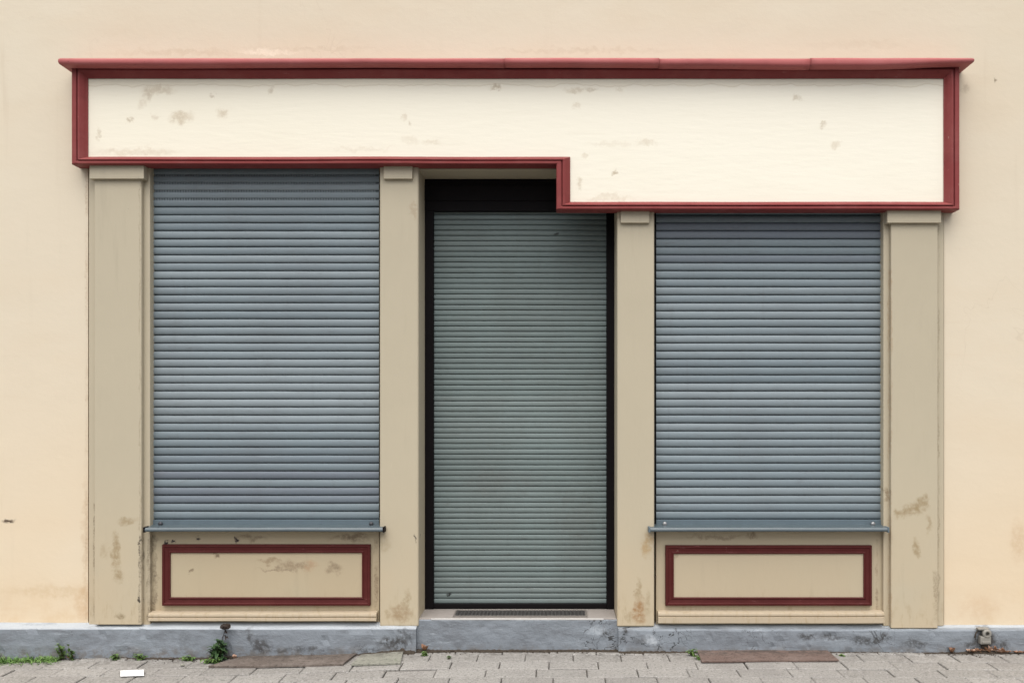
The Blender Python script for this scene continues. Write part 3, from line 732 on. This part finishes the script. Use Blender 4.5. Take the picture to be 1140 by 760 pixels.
# ------------------------------------------------------------------ plants and leaves
def leaf(bm, base, az, el, ln, w, bend=.5, seg=4, fold=.25):
    d = Vector((math.cos(az)*math.cos(el), math.sin(az)*math.cos(el), math.sin(el)))
    side = d.cross(Vector((0, 0, 1)))
    side = side.normalized() if side.length > 1e-3 else Vector((1, 0, 0))
    prev = None; p = Vector(base)
    for i in range(seg+1):
        t = i/seg; ww = w*math.sin(math.pi*min(1, .12+.88*t)**.8)*.5 + .0003
        up = side.cross(d).normalized()
        cur = [bm.verts.new(p + side*ww + up*ww*fold), bm.verts.new(p), bm.verts.new(p - side*ww + up*ww*fold)]
        if prev:
            for k in (0, 1): bm.faces.new([prev[k], prev[k+1], cur[k+1], cur[k]])
        prev = cur
        d = (d - Vector((0, 0, 1))*bend/seg).normalized(); p = p + d*ln/seg
def weed(px, yy, height, spread, nst, per, lw, ll, mat, label, erect=.9, name='weed', seed=0, group=None):
    rd = random.Random(seed+int(px)); x = X(px, yy); z = G(x); 
    root = empty(name, (x, yy, z), label, 'weed', group)
    lb, sb = bmesh.new(), bmesh.new()
    for k in range(nst):
        a = rd.uniform(0, 2*math.pi); tip = Vector((x + math.cos(a)*spread*rd.uniform(.15, 1), yy - abs(math.sin(a))*spread*.55*rd.random() , z + height*rd.uniform(.35, 1)))
        b0 = Vector((x + rd.uniform(-.3, .3)*spread, yy + rd.uniform(-.01, .01), z-.003)); mid = b0.lerp(tip, .5) + Vector((rd.uniform(-.006, .006), 0, height*.08))
        tube(sb, [b0, mid, tip], [.0016, .0013, .0008], 5)
        for q in range(per):
            t = rd.uniform(.05, 1); p = b0.lerp(mid, t*2) if t < .5 else mid.lerp(tip, t*2-1)
            leaf(lb, p, rd.uniform(0, 2*math.pi), rd.uniform(.0, 1.2)*erect, ll*rd.uniform(.6, 1.2), lw*rd.uniform(.7, 1.2), rd.uniform(.2, 1.1))
    obj('foliage', lb, mat, root); obj('stem', sb, M_STEM, root)
    return root
weed(68, -.085, .105, .035, 6, 12, .013, .022, M_LEAF, 'upright leafy weed at the plinth next to the grass at far left', seed=1)
weed(78, -.09, .085, .03, 5, 10, .012, .022, M_LEAF, 'shorter bushy weed right beside the upright leafy weed by the grass', seed=2)
weed(130, -.085, .04, .05, 7, 9, .012, .022, M_LEAF, 'low green weed at the plinth below the leftmost pilaster', seed=3, erect=.5)
weed(157, -.095, .036, .045, 7, 9, .012, .024, M_LEAF, 'low green weed right of the pilaster foot, straight above the white paper scrap', seed=4, erect=.5)
weed(209, -.10, .032, .055, 8, 9, .011, .022, M_LEAF, 'flat spreading green weed just left of the tall dried seed head', seed=5, erect=.4)
w = weed(244, -.115, .115, .05, 14, 12, .018, .048, M_LEAF2, 'dark green leafy weed clump topped by a tall stalk with a black dried flower head', seed=6, erect=.8)
w2 = weed(238, -.15, .032, .075, 10, 9, .013, .026, M_LEAF, 'bright green creeping weed in front of the dark weed clump', seed=7, erect=.4)
weed(474, -.13, .022, .035, 6, 8, .010, .018, M_LEAF, 'tiny green tuft in the paving joint at the left end of the door step', seed=8, erect=.4)
weed(443, -.24, .014, .022, 5, 6, .008, .014, M_LEAF, 'tiny green tuft at the front edge of the pale slab', seed=9, erect=.4)
weed(500, -.19, .020, .018, 5, 6, .008, .016, M_LEAF, 'tiny green tuft in a paving joint in front of the door step', seed=10, erect=.6)
weed(773, -.125, .045, .035, 7, 9, .012, .024, M_LEAF, 'small green weed at the left end of the rusty plate', seed=11, erect=.6)
weed(778, -.19, .02, .03, 5, 8, .010, .018, M_LEAF, 'tiny green tuft at the front corner of the rusty plate', seed=14, erect=.4)
weed(937, -.13, .012, .03, 5, 7, .008, .014, M_LEAF, 'tiny flat green tuft at the right end of the rusty plate', seed=12, erect=.3)
# stalk and seed head on the dark clump
xw = X(248, -.10); sb = bmesh.new()
top = Vector((X(251, -.10), -.10, Z(699, -.10)))
tube(sb, [Vector((xw-.003, -.11, G(xw))), Vector((xw-.006, -.105, .06)), Vector((xw+.004, -.10, .10)), top], [.0025, .002, .0018, .0016], 6)
obj('flower_stalk', sb, M_DRY, w)
hb = bmesh.new()
vs = bmesh.ops.create_icosphere(hb, subdivisions=3, radius=1)['verts']
for v in vs:
    q = v.co.copy(); k = 1 + noise.noise(q*3.5)*.35
    v.co = Vector((q.x*.026*k, q.y*.024*k, q.z*.0155*k)) + top + Vector((0, 0, .010))
rd = random.Random(3)
for k in range(26):
    a = rd.uniform(0, 6.28); leaf(hb, top + Vector((math.cos(a)*.018, math.sin(a)*.016, .008)), a, rd.uniform(-.3, .6), .014, .006, .6)
for k in range(7):
    leaf(hb, top + Vector((rd.uniform(-.008, .006), 0, -rd.uniform(.008, .045))), rd.uniform(2.4, 6), rd.uniform(-.6, .6), .022, .009, 1.2)
obj('seed_head', hb, M_DRY, w)

# grass strip at the left edge
gb = bmesh.new(); rd = random.Random(12)
for k in range(1500):
    px = rd.uniform(-90, 63); yy = -.07 - abs(rd.gauss(0, .035)); x = X(px, yy)
    leaf(gb, (x, yy, G(x)-.002), rd.uniform(0, 6.28), rd.uniform(.3, 1.2), rd.uniform(.025, .06), rd.uniform(.003, .006), rd.uniform(.4, 1.4), 3)
obj('grass', gb, M_GRASS, kind='stuff', label='strip of short green grass growing along the plinth at far left', cat='grass')

# dead leaves: every leaf its own object
def dead(px, py, size, mat, label, group=None, up=.3, seed=0, lift=0):
    rd = random.Random(seed*7+int(px*3)); x, yy = gpt(px, py); yy = min(yy, -.078 + (.03 if PX0 < x < PX1 else 0)); z = G(x)+.006+lift
    bm = bmesh.new(); n = 6; V = {}
    az = rd.uniform(0, 3.14); cu = rd.uniform(.1, 1.0)
    for i in range(n+1):
        for j in range(5):
            t = i/n; wv = math.sin(math.pi*min(1, .08+.86*t))*(.75+.25*math.sin(t*11+j)); u = (j/2-1)
            lx = (t-.5)*size; ly = u*wv*size*.30; lz = (u*u*wv*.20 + (t-.5)**2*cu)*size*rd.uniform(.85, 1.15) + noise.noise((i*.6, j*.7, px))*size*.07
            X_ = lx*math.cos(az)-ly*math.sin(az); Y_ = lx*math.sin(az)+ly*math.cos(az)
            V[i, j] = bm.verts.new((x+X_, yy+Y_*.8, z+lz+abs(Y_)*up))
    for i in range(n):
        for j in range(4): bm.faces.new([V[i, j], V[i+1, j], V[i+1, j+1], V[i, j+1]])
    tube(bm, [V[0, 2].co, V[0, 2].co - Vector((math.cos(az), math.sin(az)*.8, -.1))*size*.25], .0008, 4)
    return obj('dead_leaf', bm, mat, origin=(x, yy, z), label=label, cat='leaf', group=group, smooth=True)
dead(261, 734, .055, M_DEADP, 'pale pinkish brown dead leaf on the left end of the brown plate', seed=1)
dead(473, 724, .055, M_DEAD, 'curled brown dead leaf leaning at the left end of the door step', seed=2, up=.8)
dead(82, 732, .04, M_DEAD, 'reddish brown dead leaf among the weeds beside the grass', seed=3, up=.6)
dead(1053, 723, .055, M_DEAD, 'upright brown dead leaf at the plinth left of the pipe fitting', seed=4, up=.9)
for k in range(30):
    px = (1077 + k*1.9) if k < 22 else rnd.uniform(1104, 1138); lf = rnd.uniform(0, .022)*math.exp(-((px-1097)/16)**2)
    dead(px + rnd.uniform(-2, 2), 724 + rnd.uniform(-2, 1.5), rnd.uniform(.026, .05), M_DEAD if k % 3 else M_DEADP, 'small curled brown dead leaf in the drift around the pipe fitting', 'dead leaves drifted round the pipe fitting', seed=20+k, up=rnd.uniform(0, 1.3), lift=lf)
dead(1092, 727.5, .02, M_DEAD, 'single small dead leaf lying on the pavers in front of the leaf drift', seed=51)
for px, py, lab in ((203, 741, 'little pale pebble on the pavement left of the brown cover plate'), (190, 733.5, 'little dark pebble at the plinth left of the weeds')):
    x, yy = gpt(px, py); bm = bmesh.new(); vs = bmesh.ops.create_icosphere(bm, subdivisions=2, radius=.009)['verts']
    for v in vs: v.co = Vector((v.co.x*1.4*(1+.2*noise.noise(v.co*90)), v.co.y, v.co.z*.7)) + Vector((x, yy, G(x)+.006))
    obj('pebble', bm, M_PLATE_G if px > 200 else M_PLATE_B, origin=(x, yy, G(x)), label=lab, cat='pebble')

# ------------------------------------------------------------------ light, camera
EL = 66
w = bpy.data.worlds.new('World'); sc.world = w; w.use_nodes = True
nt = w.node_tree; bg = nt.nodes['Background']
sky = nt.nodes.new('ShaderNodeTexSky'); sky.sky_type = 'NISHITA'; sky.sun_disc = False
sky.sun_elevation = R(EL); sky.sun_rotation = R(180+6); sky.air_density = 1.0; sky.dust_density = 4.0; sky.ozone_density = .6
hs = nt.nodes.new('ShaderNodeHueSaturation'); hs.inputs['Saturation'].default_value = .4
nt.links.new(sky.outputs[0], hs.inputs['Color']); nt.links.new(hs.outputs[0], bg.inputs[0]); bg.inputs[1].default_value = .075
sd = bpy.data.lights.new('sun', 'SUN'); sd.energy = 1.5; sd.angle = R(85); sd.color = (1, .975, .945)
so = bpy.data.objects.new('sun', sd); COL.objects.link(so); so.rotation_euler = (R(90-EL), 0, R(-6)); so.location = (0, -6, 9)

cd = bpy.data.cameras.new('camera'); cd.sensor_width = 36; cd.lens = 36*F/1140
cd.shift_x = (570-XV)/1140; cd.shift_y = (YV-380)/1140; cd.clip_end = 1000; cd.clip_start = .05
co = bpy.data.objects.new('camera', cd); COL.objects.link(co); co.location = (0, -D, H); co.rotation_euler = (R(90), 0, 0)
sc.camera = co
vs = sc.view_settings
sc.display_settings.display_device = 'sRGB'
vs.view_transform = 'Standard'; vs.look = 'None'; vs.gamma = 1; vs.use_curve_mapping = False; vs.exposure = 1.30
sc.render.engine = 'CYCLES'; sc.cycles.max_bounces = 6
